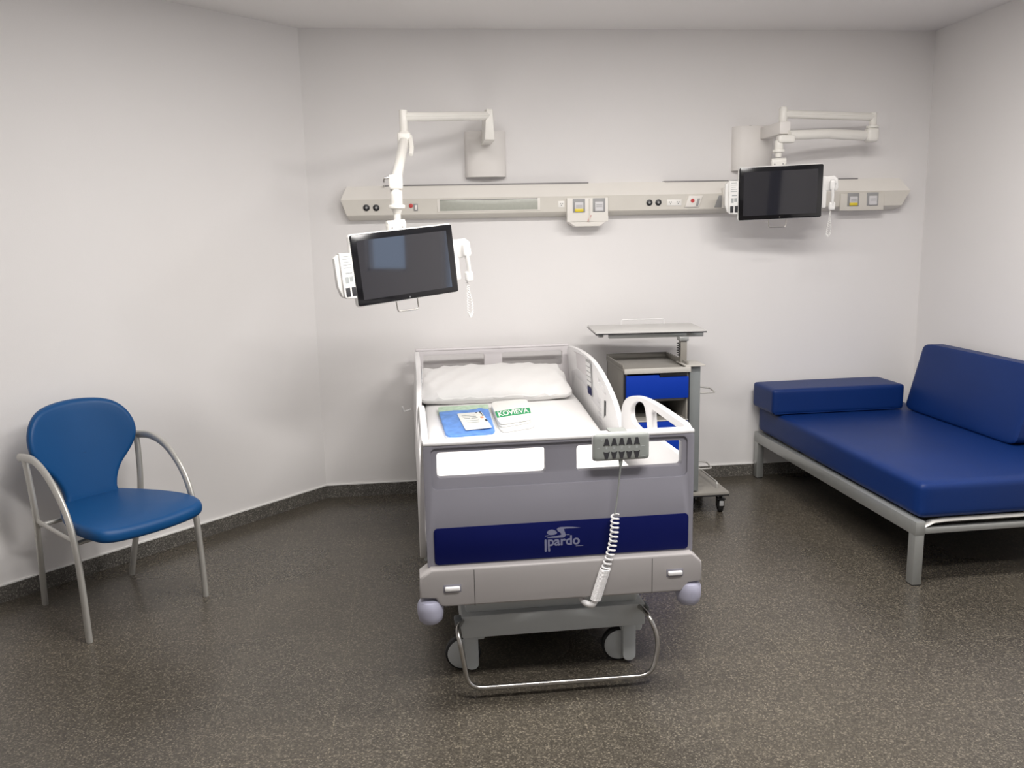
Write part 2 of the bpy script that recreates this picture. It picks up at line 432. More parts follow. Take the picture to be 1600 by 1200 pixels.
# side rails
def lean(sgn):
    def f(v):
        t = max(0, min(1, (.93-v.z)/.3)); return (v.x+sgn*.020*t, v.y, v.z)
    return f
HEAD = [(2.24, .60)]+spl([(2.245, .90), (2.20, .932), (2.05, .945), (1.82, .952), (1.593, .946), (1.387, .913), (1.196, .848), (1.085, .785), (1.025, .70), (1.015, .60)], 5, False)+[(1.03, .50), (1.10, .46), (2.10, .46), (2.22, .50)]
FOOT = spl([(.975, .62), (.985, .72), (.97, .79), (.92, .845), (.836, .886), (.683, .922), (.523, .940), (.35, .946)], 5, False)+[(.06, .946), (.03, .935), (.03, .915), (.065, .86), (.075, .80), (.09, .60), (.16, .48), (.26, .43), (.80, .43), (.90, .47), (.96, .54)]
H1 = spl([(.775, .79), (.80, .825), (.775, .862), (.69, .896), (.60, .908), (.560, .895), (.545, .85), (.540, .808), (.56, .790), (.65, .782)], 3)
H2 = [(.455, .802), (.463, .82), (.463, .895), (.450, .910), (.15, .910), (.125, .90), (.105, .87), (.10, .83), (.115, .812)]
for sgn in (1, -1):
    x0, x1 = sorted((.446*sgn, .470*sgn))
    hd = MB().plate([(a, b) for a, b in HEAD], [[(1.43, .880), (1.30, .848), (1.255, .822), (1.275, .808), (1.33, .822), (1.40, .835), (1.43, .85)]], x0, x1, 'x', .006, 3, fn=lean(sgn))
    hd = hd.build('side_rail', 'rail', bed)
    ft = MB().plate(FOOT, [H1, H2], x0, x1, 'x', .006, 3, fn=lean(sgn))
    ft.build('side_rail', 'rail', bed)
    xi = .446*sgn; xo = xi-.003*sgn; a, b = sorted((xi, xo))
    # raised inner panel with nurse controls
    pa = MB().plate([(2.14, .70), (2.14, .79), (1.96, .835), (1.70, .835), (1.46, .80), (1.40, .74), (1.36, .60), (1.5, .575), (2.0, .63)], (), a, b, 'x', .001, fn=lean(sgn)).build('inner_panel', 'rail_grey', hd)
    pa = MB().plate([(2.06, .926), (1.96, .926), (1.96, .84), (1.70, .832), (1.70, .935), (1.75, .94)], (), a+.001*sgn, b-.0005*sgn if sgn > 0 else b, 'x', fn=lean(sgn)).build('recess_panel', 'head', hd)
    a2, b2 = sorted((xi-.002*sgn, xi-.006*sgn))
    cp = MB().plate(rr(1.555, .745, 1.675, .935, .01), (), a2, b2, 'x', .001, fn=lean(sgn)).build('control_panel', 'greyp', hd)
    a3, b3 = sorted((xi-.005*sgn, xi-.009*sgn))
    bt = MB()
    for k in range(5): bt.plate(rr(1.572, .800+.026*k, 1.662, .820+.026*k, .005), (), a3, b3, 'x', fn=lean(sgn))
    bt.build('control_buttons', 'rail', cp)
    MB().plate(rr(1.575, .750, 1.662, .790, .006), (), a3, b3, 'x', fn=lean(sgn)).build('blue_button', 'blue_panel', cp)
    MB().plate([(1.295, .780), (1.262, .783), (1.285, .62), (1.345, .60)], (), a-.0005, b+.0005, 'x', fn=lean(sgn)).build('slot', 'dark', hd)
    nb = MB()
    for k in range(6): nb.plate(rr(1.37+.012*k*0, .635+.024*k, 1.44, .649+.024*k, .004), (), a2, b2, 'x', fn=lean(sgn))
    nb.build('angle_scale', 'rail_grey', hd)
    # hinge arms below
    for yy in (.25, .75, 1.3, 1.9):
        MB().box(min(.40*sgn, .475*sgn), max(.40*sgn, .475*sgn), yy, yy+.05, .42, .50, .006).build('rail_bracket', 'chassis', bed)
# undercarriage
m = MB()
m.box(-.352, .326, .10, .34, .176, .262, .006)
m.box(-.335, .310, .13, .33, .25, .335, .02, 3)
m.build('front_crossbeam', 'chassis', bed)
m = MB()
m.box(-.33, -.26, .3, 2.1, .18, .25, .006).box(.23, .30, .3, 2.1, .18, .25, .006)
m.box(-.35, .326, 1.9, 2.12, .176, .262, .006)
m.build('chassis_frame', 'chassis', bed)
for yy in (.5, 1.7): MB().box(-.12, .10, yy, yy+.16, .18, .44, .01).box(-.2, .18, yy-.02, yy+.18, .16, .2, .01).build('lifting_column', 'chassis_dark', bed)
MB().box(-.31, .28, .345, 1.89, .085, .178, .01).build('added_shade_block', 'black', bed)  # added black block that deepens the shade under the bed
def caster(x, y, side, lift=0):
    """wheel turned sideways: tyre and disc face the foot end; housing beside it"""
    e = bpy.data.objects.new('caster', None); COL.objects.link(e); e.parent = bed; e.location = (x, y, 0)
    MB().lathe([(.045, -.016), (.060, -.016), (.066, -.010), (.0665, 0), (.066, .010), (.060, .016), (.045, .016)], (0, 0, .0665), 'y', 40).build('tyre', 'rubber', e)
    MB().lathe([(.01, -.022), (.050, -.021), (.0585, -.016), (.0585, .016), (.050, .021), (.01, .022)], (0, 0, .0665), 'y', 40).build('wheel_disc', 'chassis', e)
    m = MB(); hx = .030*side
    z0 = .022 if side > 0 else .014
    m.plate(rr(.006, .012, .056, .178, .022), (), -.044, -.022, 'y', .005)
    m.box(0, .082, -.042, .04, .128, .178, .01)
    m.build('housing', 'chassis', e)
    return e
caster(-.345, .215, 1); caster(.248, .19, 1); caster(-.33, 2.02, 1); caster(.26, 2.02, 1)
m = MB().tube([(-.345, .12, .245), (-.372, .03, .25), (-.366, .0, .22), (-.340, -.02, .050), (.318, -.02, .042), (.350, 0, .16), (.320, .03, .25), (.300, .12, .25)], .0085, 14, fillet=.05)
m.build('brake_bar', 'chrome', bed)
MB().box(-.378, -.350, .08, .13, .236, .258, .005).build('brake_pivot', 'chassis_dark', bed)
MB().box(.322, .336, .08, .13, .236, .258, .005).build('brake_pivot', 'chassis_dark', bed)
# hooks on left rail
MB().tube([(-.505, 2.05, .62), (-.545, 2.05, .61), (-.555, 2.05, .64)], .006, 8).build('accessory_hook', 'rail', bed)

BM = bed.matrix_basis.copy() if False else Matrix.Translation((.452, 2.72, 0)) @ Matrix.Rotation(R(.8), 4, 'Z')
def onbed(p): return BM @ Vector(p)

# pillow
pil = thing('pillow', 'plump white pillow leaning against the headboard of the bed', 'pillow', onbed((-.035, 1.975, .768)), rot=(R(11), 0, R(.8)))
def puff(v):
    ux, uy = v.x/.42, v.y/.22
    e = max(0, 1-abs(ux)**3.2)*max(0, 1-abs(uy)**2.6)
    z = v.z*(.22+.78*e**.55)
    w = (.005*math.sin(ux*31+uy*5)+.004*math.sin(ux*47-uy*7))*(1-e)+.0035*math.sin(ux*17-uy*9)+.003*math.sin(ux*26+3)*max(0, -uy)
    # pinch corners
    k = 1-.05*(abs(uy)**4)*(abs(ux) < .9)
    return (v.x*k, v.y*(1-.06*(1-abs(ux)**3)*0)+.0, z+w*(1 if v.z > 0 else .3))
MB().rbox((0, 0, 0), (.425, .225, .074), .05, 28, fn=puff).build('pillow_body', 'pillow', pil)

# hand control hung on the footboard
hc = thing('bed_hand_control', 'grey keypad hand control hooked over the footboard with coiled cord hanging down', 'remote control', onbed((.197, -.032, .899)), rz=R(.8))
def warp(v): return (v.x, v.y, v.z)
body = MB().rbox((0, 0, 0), (.097, .016, .047), .012, 10).build('keypad_body', 'remote', hc)
MB().rbox((0, .001, 0), (.0985, .013, .0485), .012, 10).build('body_rim', 'rail_grey', hc)
up = MB(); dn = MB()
for k in range(5):
    x = -.052+.026*k
    up = MB(); up.plate([(x-.0105, .007), (x-.004, .010), (x+.004, .010), (x+.0105, .007), (x+.004, .032), (x-.004, .032)], (), -.0185, -.015, 'y'); up.build('up_button', 'ink', hc)
    dn = MB(); dn.plate([(x-.0105, -.013), (x-.004, -.016), (x+.004, -.016), (x+.0105, -.013), (x+.004, -.038), (x-.004, -.038)][::-1], (), -.0185, -.015, 'y'); dn.build('down_button', 'ink', hc)
pm = MB()
pm.bm.free()
for q in [(-.055+.026*k, -.049+.026*k, -.005, .002) for k in range(5)]+[(-.083, -.076, -.001, .001), (.066, .080, -.001, .001), (.066, .082, -.036, -.034), (-.072, -.066, .026, .029)]:
    MB().box(q[0], q[1], -.0168, -.0158, q[2], q[3]).build('printed_symbol', 'inkgrey', hc)
MB().box(-.03, .03, .008, .080, .0415, .0455, .001).box(-.03, .03, .076, .080, .015, .045, .001).build('hook', 'remote', hc)
c = MB()
c.cyl((0, -.002, -.046), (0, -.002, -.075), .008, .004, 12)
c.tube([(0, -.002, -.07), (-.006, -.001, -.13), (-.014, -.002, -.20), (-.021, -.004, -.238)], .0028, 8, 6)
c.build('straight_cord', 'remote', hc)
# coil: from z -.238 to -.45, then a loose tight bundle
P = []; turns = 12
A = Vector((-.021, -.008, -.238)); Bp = Vector((-.058, -.022, -.425))
for i in range(turns*14+1):
    u = i/(turns*14); a = 2*math.pi*turns*u; r = .0125+.001*u
    p = A.lerp(Bp, u)+Vector((.010*math.sin(u*3.1), 0, 0)); P.append(p+Vector((r*math.cos(a), r*.9*math.sin(a), 0)))
c = MB().tube(P, .0034, 6)
P = []; turns = 26
A = Vector((-.058, -.022, -.425)); Bp = Vector((-.092, -.022, -.535))
for i in range(turns*10+1):
    u = i/(turns*10); a = 2*math.pi*turns*u; r = .0165
    p = A.lerp(Bp, u); P.append(p+Vector((r*math.cos(a), r*.9*math.sin(a), 0)))
c.tube(P, .0032, 6)
c.tube([(-.090, -.022, -.530), (-.105, -.018, -.556), (-.128, .02, -.556), (-.135, .075, -.53)], .011, 10, 6)
c.build('coiled_cord', 'rail', hc)

# things lying on the mattress: built from their four corners, following the mattress slope
def slab(corners, th, zoff=0, n=6, bulge=.0, wr=0.):
    """soft slab between 4 bed-space corners [FL,FR,NR,NL far-left.. near-left]"""
    fl, fr, nr, nl = [Vector(q) for q in corners]
    def f(v):
        a, b = (v.x+1)/2, (v.y+1)/2
        p = (nl.lerp(nr, a)).lerp(fl.lerp(fr, a), b)
        z = mz(p.y)+zoff+(v.z+1)/2*th*(1+bulge*(1-v.x**2)*(1-v.y**2))
        if v.z > 0 and wr: z += wr*math.sin(a*9+b*14)*math.sin(b*11-a*3)
        q = BM @ Vector((p.x, p.y, z)); return q
    return f
def soft(name, corners, th, mt, zoff=0., r=.25, bulge=.15, wr=0., origin=None, parent=None):
    m = MB(); f = slab(corners, th, zoff, bulge=bulge, wr=wr)
    m.rbox((0, 0, 0), (1, 1, 1), r, 10, fn=lambda v: f(v))
    if origin is None:
        c = (Vector(corners[0])+Vector(corners[1])+Vector(corners[2])+Vector(corners[3]))/4
        origin = BM @ Vector((c.x, c.y, mz(c.y)+zoff))
    bmesh.ops.translate(m.bm, verts=m.bm.verts[:], vec=-Vector(origin))
    o = m.build(name, mt, parent)
    if not parent: o.location = origin
    return o, origin
gown_t = thing('packaged_gown', 'blue folded gown in a clear bag lying on the mattress by the left rail', 'packaged clothing')
cor = [(-.362, 1.64, 0), (-.098, 1.65, 0), (-.102, 1.215, 0), (-.340, 1.200, 0)]
o, og = soft('folded_gown', cor, .020, 'bluecloth', .002, .22, .25, .0025, parent=gown_t)
gown_t.location = og
cor2 = [(-.360, 1.68, 0), (-.090, 1.685, 0), (-.10, 1.60, 0), (-.362, 1.59, 0)]
soft('bag_top_fold', cor2, .023, 'greenish', .001, .2, .1, origin=og, parent=gown_t)
cor3 = [(-.348, 1.25, 0), (-.090, 1.26, 0), (-.086, 1.205, 0), (-.335, 1.19, 0)]
soft('bag_front_edge', cor3, .010, 'film', .001, .3, 0, .002, origin=og, parent=gown_t)
cor3 = [(-.106, 1.66, 0), (-.090, 1.66, 0), (-.090, 1.22, 0), (-.108, 1.22, 0)]
soft('bag_side_edge', cor3, .012, 'film', .001, .3, 0, .002, origin=og, parent=gown_t)
# leaflet on the gown
leaf, lo = soft('leaflet', [(-.270, 1.510, 0), (-.143, 1.525, 0), (-.114, 1.262, 0), (-.245, 1.240, 0)], .003, 'paper', .0292, .1, 0)
leaf['label'] = 'small printed white leaflet with dark marks lying on the blue gown packet'; leaf['category'] = 'leaflet'
def on_leaf(name, mt, rects):
    m = MB()
    for a0, a1, b0, b1 in rects:
        f = slab([(-.270, 1.510, 0), (-.143, 1.525, 0), (-.114, 1.262, 0), (-.245, 1.240, 0)], .0006, .0330)
        m.box(a0, a1, b0, b1, -1, 1, fn=lambda v: f(v))
    bmesh.ops.translate(m.bm, verts=m.bm.verts[:], vec=-Vector(lo))
    return m.build(name, mt, leaf)
for q in [(.46, .60, .86, .95), (.80, .92, .86, .99), (.82, .93, .66, .80), (.84, .97, .46, .60), (.84, 1.0, -.25, -.02)]: on_leaf('dark_spot', 'ink', [q])
on_leaf('orange_spot', 'orange', [(.62, .85, .18, .36)])
on_leaf('printed_lines', 'inkgrey', [(-.75, .3, .62, .66), (-.7, .35, .44, .50), (-.65, -.2, .26, .32), (-.1, .4, .24, .30), (-.65, .4, -.02, .01), (-.6, .35, -.25, -.22)])
# towel: folded layers
tw = thing('folded_towel', 'white folded towel with green lettered band beside the blue gown packet', 'towel')
tc = [(-.080, 1.65, 0), (.127, 1.68, 0), (.108, 1.312, 0), (-.072, 1.252, 0)]
o, og = soft('towel_layer', tc, .012, 'towel', .001, .3, .05, parent=tw); tw.location = og
tc = [(-.082, 1.67, 0), (.123, 1.70, 0), (.099, 1.355, 0), (-.076, 1.295, 0)]
soft('towel_layer', tc, .013, 'towel', .0135, .3, .05, origin=og, parent=tw)
top, _ = soft('towel_layer', tc, .014, 'towel', .027, .3, .12, origin=og, parent=tw)
tq = tc; th0 = .0415
def on_towel(m, zoff, x0, x1, y0, y1, n=10):
    f = slab(tq, .001, zoff)
    for i in range(n):
        a0 = x0+(x1-x0)*i/n; a1 = x0+(x1-x0)*(i+1)/n
        m.box(a0, a1, y0, y1, -1, 1, fn=lambda v: f(v)+Vector((0, 0, .0026*(1-v.x**2)*(1-v.y**2))))
m = MB(); on_towel(m, th0, -.98, .98, -.56, -.02)
bmesh.ops.translate(m.bm, verts=m.bm.verts[:], vec=-Vector(og))
gb = m.build('green_band', 'green', tw)
m = MB(); tmp = MB(); tmp.text('KOVIEVA', 1.0, Matrix.Identity(4), .5, .02)
xs = [v.co.x for v in tmp.bm.verts]; ys = [v.co.y for v in tmp.bm.verts]
f = slab(tq, .001, th0+.0010)
x0, x1, y0, y1 = min(xs), max(xs), min(ys), max(ys)
for v in tmp.bm.verts:
    a = -.86+1.74*(v.co.x-x0)/(x1-x0); b = -.50+.42*(v.co.y-y0)/(y1-y0)
    v.co = f(Vector((a, b, v.co.z*2)))+Vector((0, 0, .0026*(1-a**2)*(1-b**2)))-Vector(og)
tmp.build('band_lettering', 'towel', gb)

# ------------------------------------------------------------------ head wall supply rail
sr = thing('medical_supply_rail', 'long cream medical supply channel running across the back wall above the bed', 'wall panel', (0, YW, 1.70))
# profile in (y,z) local: y negative = out of wall
def prism_x(m, prof, x0, x1, dx=(0, 0)):
    t = bmesh.new(); n = len(prof)
    a = [t.verts.new((x0+e0, y, z)) for (y, z, e0, e1) in prof]; b = [t.verts.new((x1+e1, y, z)) for (y, z, e0, e1) in prof]
    for i in range(n): t.faces.new((a[i], a[(i+1) % n], b[(i+1) % n], b[i]))
    t.faces.new(a[::-1]); t.faces.new(b); bmesh.ops.recalc_face_normals(t, faces=t.faces[:]); m._take(t); return m
L0, L1 = -.44, 3.06
# upper slanted face
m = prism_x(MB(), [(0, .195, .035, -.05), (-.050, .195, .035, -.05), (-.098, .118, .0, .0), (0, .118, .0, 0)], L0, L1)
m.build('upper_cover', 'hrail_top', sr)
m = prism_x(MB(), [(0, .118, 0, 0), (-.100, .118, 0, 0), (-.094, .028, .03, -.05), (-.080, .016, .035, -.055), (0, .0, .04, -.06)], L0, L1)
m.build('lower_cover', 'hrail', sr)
for a, b in ((-.185, 1.03), (1.50, 2.735)):
    ch = MB(); ch.box(a, b, -.056, -.0, .192, .200, .002); ch.build('rail_groove', 'groove', sr)
ys = -.1005
def yat(z):  # front surface y at local height z
    return -.094-(z-.028)/.09*.006
def disc(name, x, z, r, mt, par=sr, d=.004):
    z -= 1.70
    return MB().cyl((x, yat(z)+.002, z), (x, yat(z)-d, z), r, seg=20, bev=.0008).build(name, mt, par)
def pl(name, x0, x1, z0, z1, mt, d=.004, y=None, par=sr, bev=.0012):
    z0 -= 1.70; z1 -= 1.70; yy = yat((z0+z1)/2) if y is None else y
    return MB().box(x0, x1, yy-d, yy+.003, z0, z1, bev).build(name, mt, par)
for x, z in ((-.294, 1.771), (-.238, 1.770), (1.394, 1.771), (1.450, 1.771)):
    q = disc('round_socket', x, z, .019, 'black'); MB().cyl((x, yat(z-1.7)-.003, z-1.7), (x, yat(z-1.7)-.006, z-1.7), .007, seg=14).build('socket_pin', 'greyp', q)
disc('call_button', -.036, 1.778, .012, 'red', d=.006)
q = pl('rocker_switch', -.020, .004, 1.748, 1.789, 'greyp', .005); pl('rocker', -.014, -.002, 1.754, 1.781, 'white_sock', .008, par=q)
rl = pl('reading_light', .118, .728, 1.738, 1.812, 'hrail_top', .0025); pl('light_lens', .133, .713, 1.744, 1.806, 'lens', .005, par=rl)
pl('frame_edge', .133, .713, 1.806, 1.809, 'groove', .006, par=rl)
def socket(x, z, n=1):
    w = .019 if n == 1 else .045
    q = pl('power_socket', x-w, x+w, z-.019, z+.019, 'white_sock', .003)
    for k in range(n):
        cx = x if n == 1 else x-.024+.048*k
        for dx, dz in ((-.006, .003), (.006, .003), (0, -.007)):
            MB().cyl((cx+dx, yat(z-1.7)-.002, z+dz-1.7), (cx+dx, yat(z-1.7)-.0045, z+dz-1.7), .0028, seg=8).build('socket_hole', 'ink', q)
socket(.856, 1.771); socket(1.548, 1.769, 2)
# gas outlet blocks
def gas_block(xc, w=.125):
    m = MB()
    m.plate([(xc-w, 1.665-1.7), (xc+w, 1.665-1.7), (xc+w, .105), (xc-w, .105)], (), -.118, -.09, 'y', .004)
    m.plate([(xc-.075, -.062), (xc+.075, -.062), (xc+w-.01, -.034), (xc-w+.01, -.034)], (), -.112, -.02, 'y', .003)
    return m.build('gas_outlet_block', 'hrail_top', sr)
g1 = gas_block(1.012)
g2 = MB().box(2.60, 2.885, -.108, -.09, 1.70-1.70, .105, .004).build('gas_outlet_block', 'hrail', sr)
def gas(xc, zc, y, tabmat, par):
    q = MB().box(xc-.037, xc+.037, y-.004, y+.002, zc-.040, zc+.040, .002).build('gas_outlet', 'greyp', par)
    MB().box(xc-.026, xc+.026, y-.010, y-.003, zc-.024, zc+.020, .003).build('outlet_cap', 'rail_grey', q)
    MB().box(xc-.026, xc+.026, y-.012, y-.003, zc-.036, zc-.018, .003).build('outlet_tab', tabmat, q)
    ln = MB()
    for k in range(2): ln.box(xc-.018, xc+.018, y-.0108, y-.0095, zc+.0-.009*k, zc+.003-.009*k)
    ln.build('outlet_mark', 'greyp', q)
gas(.958, .060, -.118, 'yellow', g1); gas(1.080, .062, -.118, 'rail_grey', g1)
MB().box(1.018, 1.026, -.1215, -.117, -.035, .10).build('divider', 'hrail', g1)
MB().plate([(1.008, -.034), (1.02, -.034), (1.036, .004), (1.024, .004)], (), -.1205, -.117, 'y').build('tape_mark', mat('pinkish_tape', (.62, .38, .36), .6, var=.03), g1)
gas(2.682, .066, -.108, 'yellow', g2); gas(2.808, .068, -.108, 'rail_grey', g2)
# tilted call unit on the right
q = MB().plate([(1.612, .040), (1.700, .040), (1.724, .108), (1.636, .108)], (), -.106, -.09, 'y', .003).build('call_unit', 'hrail_top', sr)
MB().cyl((1.660, -.108, .078), (1.660, -.104, .078), .012, seg=18).build('call_button', 'red', q)
MB().plate([(1.680, .045), (1.694, .045), (1.706, .09), (1.690, .09)], (), -.109, -.105, 'y', .001).build('rocker_switch', 'greyp', q)
MB().plate([(1.80, .036), (1.90, .036), (1.90, .106), (1.826, .106)], (), -.1005, -.094, 'y').build('dark_label', 'greyp', sr)
MB().box(1.845, 1.90, -.125, -.09, .03, .15, .004).build('cable_cover', 'hrail_top', sr)
MB().cyl((-.19, -.052, .194), (-.19, -.068, .194), .006, seg=10).build('end_screw', 'chrome', sr)

# ------------------------------------------------------------------ television arms
def tv_arm(label, px, pz, pl_x0, pl_x1, zb, elbow, mount_top, lower, mount, first, flare=False):
    a = thing('television_arm', label, 'wall arm', (px, YW, pz), group=None)
    o = Vector((px, YW, pz))
    def L(p): return Vector(p)-o
    # curved wall cover
    n = 12; W = (pl_x1-pl_x0)/2; xc = (pl_x0+pl_x1)/2
    prof = [(xc-W-px, 0)]+[(xc-px-W*math.cos(math.pi*i/n), -.018-.058*math.sin(math.pi*i/n)**.8) for i in range(n+1)]+[(xc+W-px, 0)]
    cov = MB().plate(prof, (), zb-pz, zb+.262-pz, 'z', .003).build('wall_cover', 'plate', a)
    MB().cyl((xc-px-.02, -.03, zb+.262-pz), (xc-px-.02, -.03, zb+.268-pz), .008, seg=12).build('cover_screw', 'greyp', cov)
    # bracket
    yb = elbow[0].y
    m = MB()
    if flare: m.plate([(px-.028-px, -.13), (.028, -.13), (.020, .035), (-.016, .035)], (), yb-.028-YW, -.06, 'y', .006, mtx=Matrix.Translation((0, 0, 0)))
    else: m.box(-.032, .032, yb-.035-YW, -.04, -.115, -.045, .006)
    m.build('wall_bracket', 'plate' if not flare else 'arm', a)
    p0, p1 = L(elbow[0]), L(elbow[1])
    seg1 = MB()
    d = (p1-p0).normalized()
    seg1.tube([p0, p1], .0235, 16, ry=.022)
    seg1.tube([p0+Vector((0, 0, .003)), p1+Vector((0, 0, .003))], .010, 10, ry=.026)
    u = seg1.build('upper_arm', 'arm', a)
    m = MB(); m.cyl(p0-Vector((0, 0, .06)), p0+Vector((0, 0, .032)), .024, bev=.004)
    m.build('shoulder_joint', 'arm', a)
    return a, L, p0, p1
def V(*a): return Vector(a)
# left arm
A1, L, p0, p1 = tv_arm('ivory jointed arm on the wall above the left part of the supply channel', .415, 2.25, .294, .537, 1.938, (V(.415, 4.83, 2.252), V(-.052, 4.44, 2.198)), None, None, None, True, True)
m = MB()
m.cyl(p1-V(0, 0, .075), p1+V(0, 0, .034), .021, seg=24, bev=.003).cyl(p1-V(0, 0, .098), p1-V(0, 0, .070), .036, .024, seg=24, bev=.003)
m.build('elbow_joint', 'arm', A1)
e0 = p1-V(0, 0, .115); e1 = L((-.088, 3.765, 1.838))
m = MB()
dirv = (e1-e0).normalized(); side = dirv.cross(V(0, 0, 1)).normalized()
m.tube([e0+V(0, .01, .01), e0.lerp(e1, .5), e1], .021, 14, ry=.024)
m.build('spring_arm', 'arm', A1)
m = MB(); m.rbox(tuple(e0+V(0, 0, .002)), (.034, .045, .036), .012, 6); m.tube([e0+V(.030, -.02, .02), e0+V(.036, -.10, -.045), e0+V(.030, -.16, -.085)], .008, 8, 4, ry=.012)
m.build('spring_housing', 'arm', A1)
m = MB(); m.rbox(tuple(e1+V(0, 0, -.0)), (.030, .03, .032), .010, 6)
m.cyl(e1-V(0, 0, .02), e1-V(0, 0, .095), .026, seg=24, bev=.003).cyl(e1-V(0, 0, .095), e1-V(0, 0, .112), .036, .036, seg=24, bev=.005).cyl(e1-V(0, 0, .112), e1-V(0, 0, .135), .024, .016, seg=20).cyl(e1-V(0, 0, .13), e1-V(0, 0, .172), .015, seg=16)
m.build('wrist_joint', 'arm', A1)
hk = MB().tube([e1+V(-.028, 0, .02), e1+V(-.05, 0, .018), e1+V(-.052, 0, .0)], .004, 8).build('cable_clip', 'chrome', A1)
# right arm
A2, L, p0, p1 = tv_arm('ivory jointed arm folded back on the wall above the right part of the supply channel', 2.118, 2.25, 1.935, 2.185, 1.955, (V(2.118, 4.83, 2.250), V(2.725, 4.94, 2.245)), None, None, None, False)
m = MB(); m.cyl(p0-V(0, 0, .135), p0+V(0, 0, .04), .020, seg=24, bev=.003).build('shoulder_post', 'arm', A2)
m = MB(); m.cyl(p1-V(0, 0, .05), p1+V(0, 0, .024), .022, seg=24, bev=.003).cyl(p1-V(0, 0, .066), p1-V(0, 0, .05), .036, .036, seg=24, bev=.003)
m.rbox(tuple(p1+V(-.005, 0, -.105)), (.038, .034, .042), .022, 8)
m.build('elbow_joint', 'arm', A2)
q0 = p1+V(-.03, -.0, -.105); q1 = L((2.14, 4.79, 2.128))
m = MB(); m.tube([q0, q0.lerp(q1, .5)+V(0, 0, .008), q1], .027, 14, ry=.022); m.tube([q0+V(-.02, 0, -.012), q0.lerp(q1, .3)+V(0, 0, -.008), q0.lerp(q1, .5)], .020, 12, ry=.020)
m.build('spring_arm', 'arm', A2)
q2 = L((2.085, 4.80, 2.105))
m = MB(); m.rbox(tuple(q1+V(-.02, 0, -.022)), (.05, .026, .022), .012, 6); m.cyl(q2+V(0, 0, -.005), q2-V(0, 0, .055), .025, seg=24, bev=.003).cyl(q2-V(0, 0, .055), q2-V(0, 0, .072), .034, .034, seg=24, bev=.004).cyl(q2-V(0, 0, .07), q2-V(0, 0, .10), .020, .016, seg=20)
m.build('wrist_joint', 'arm', A2)

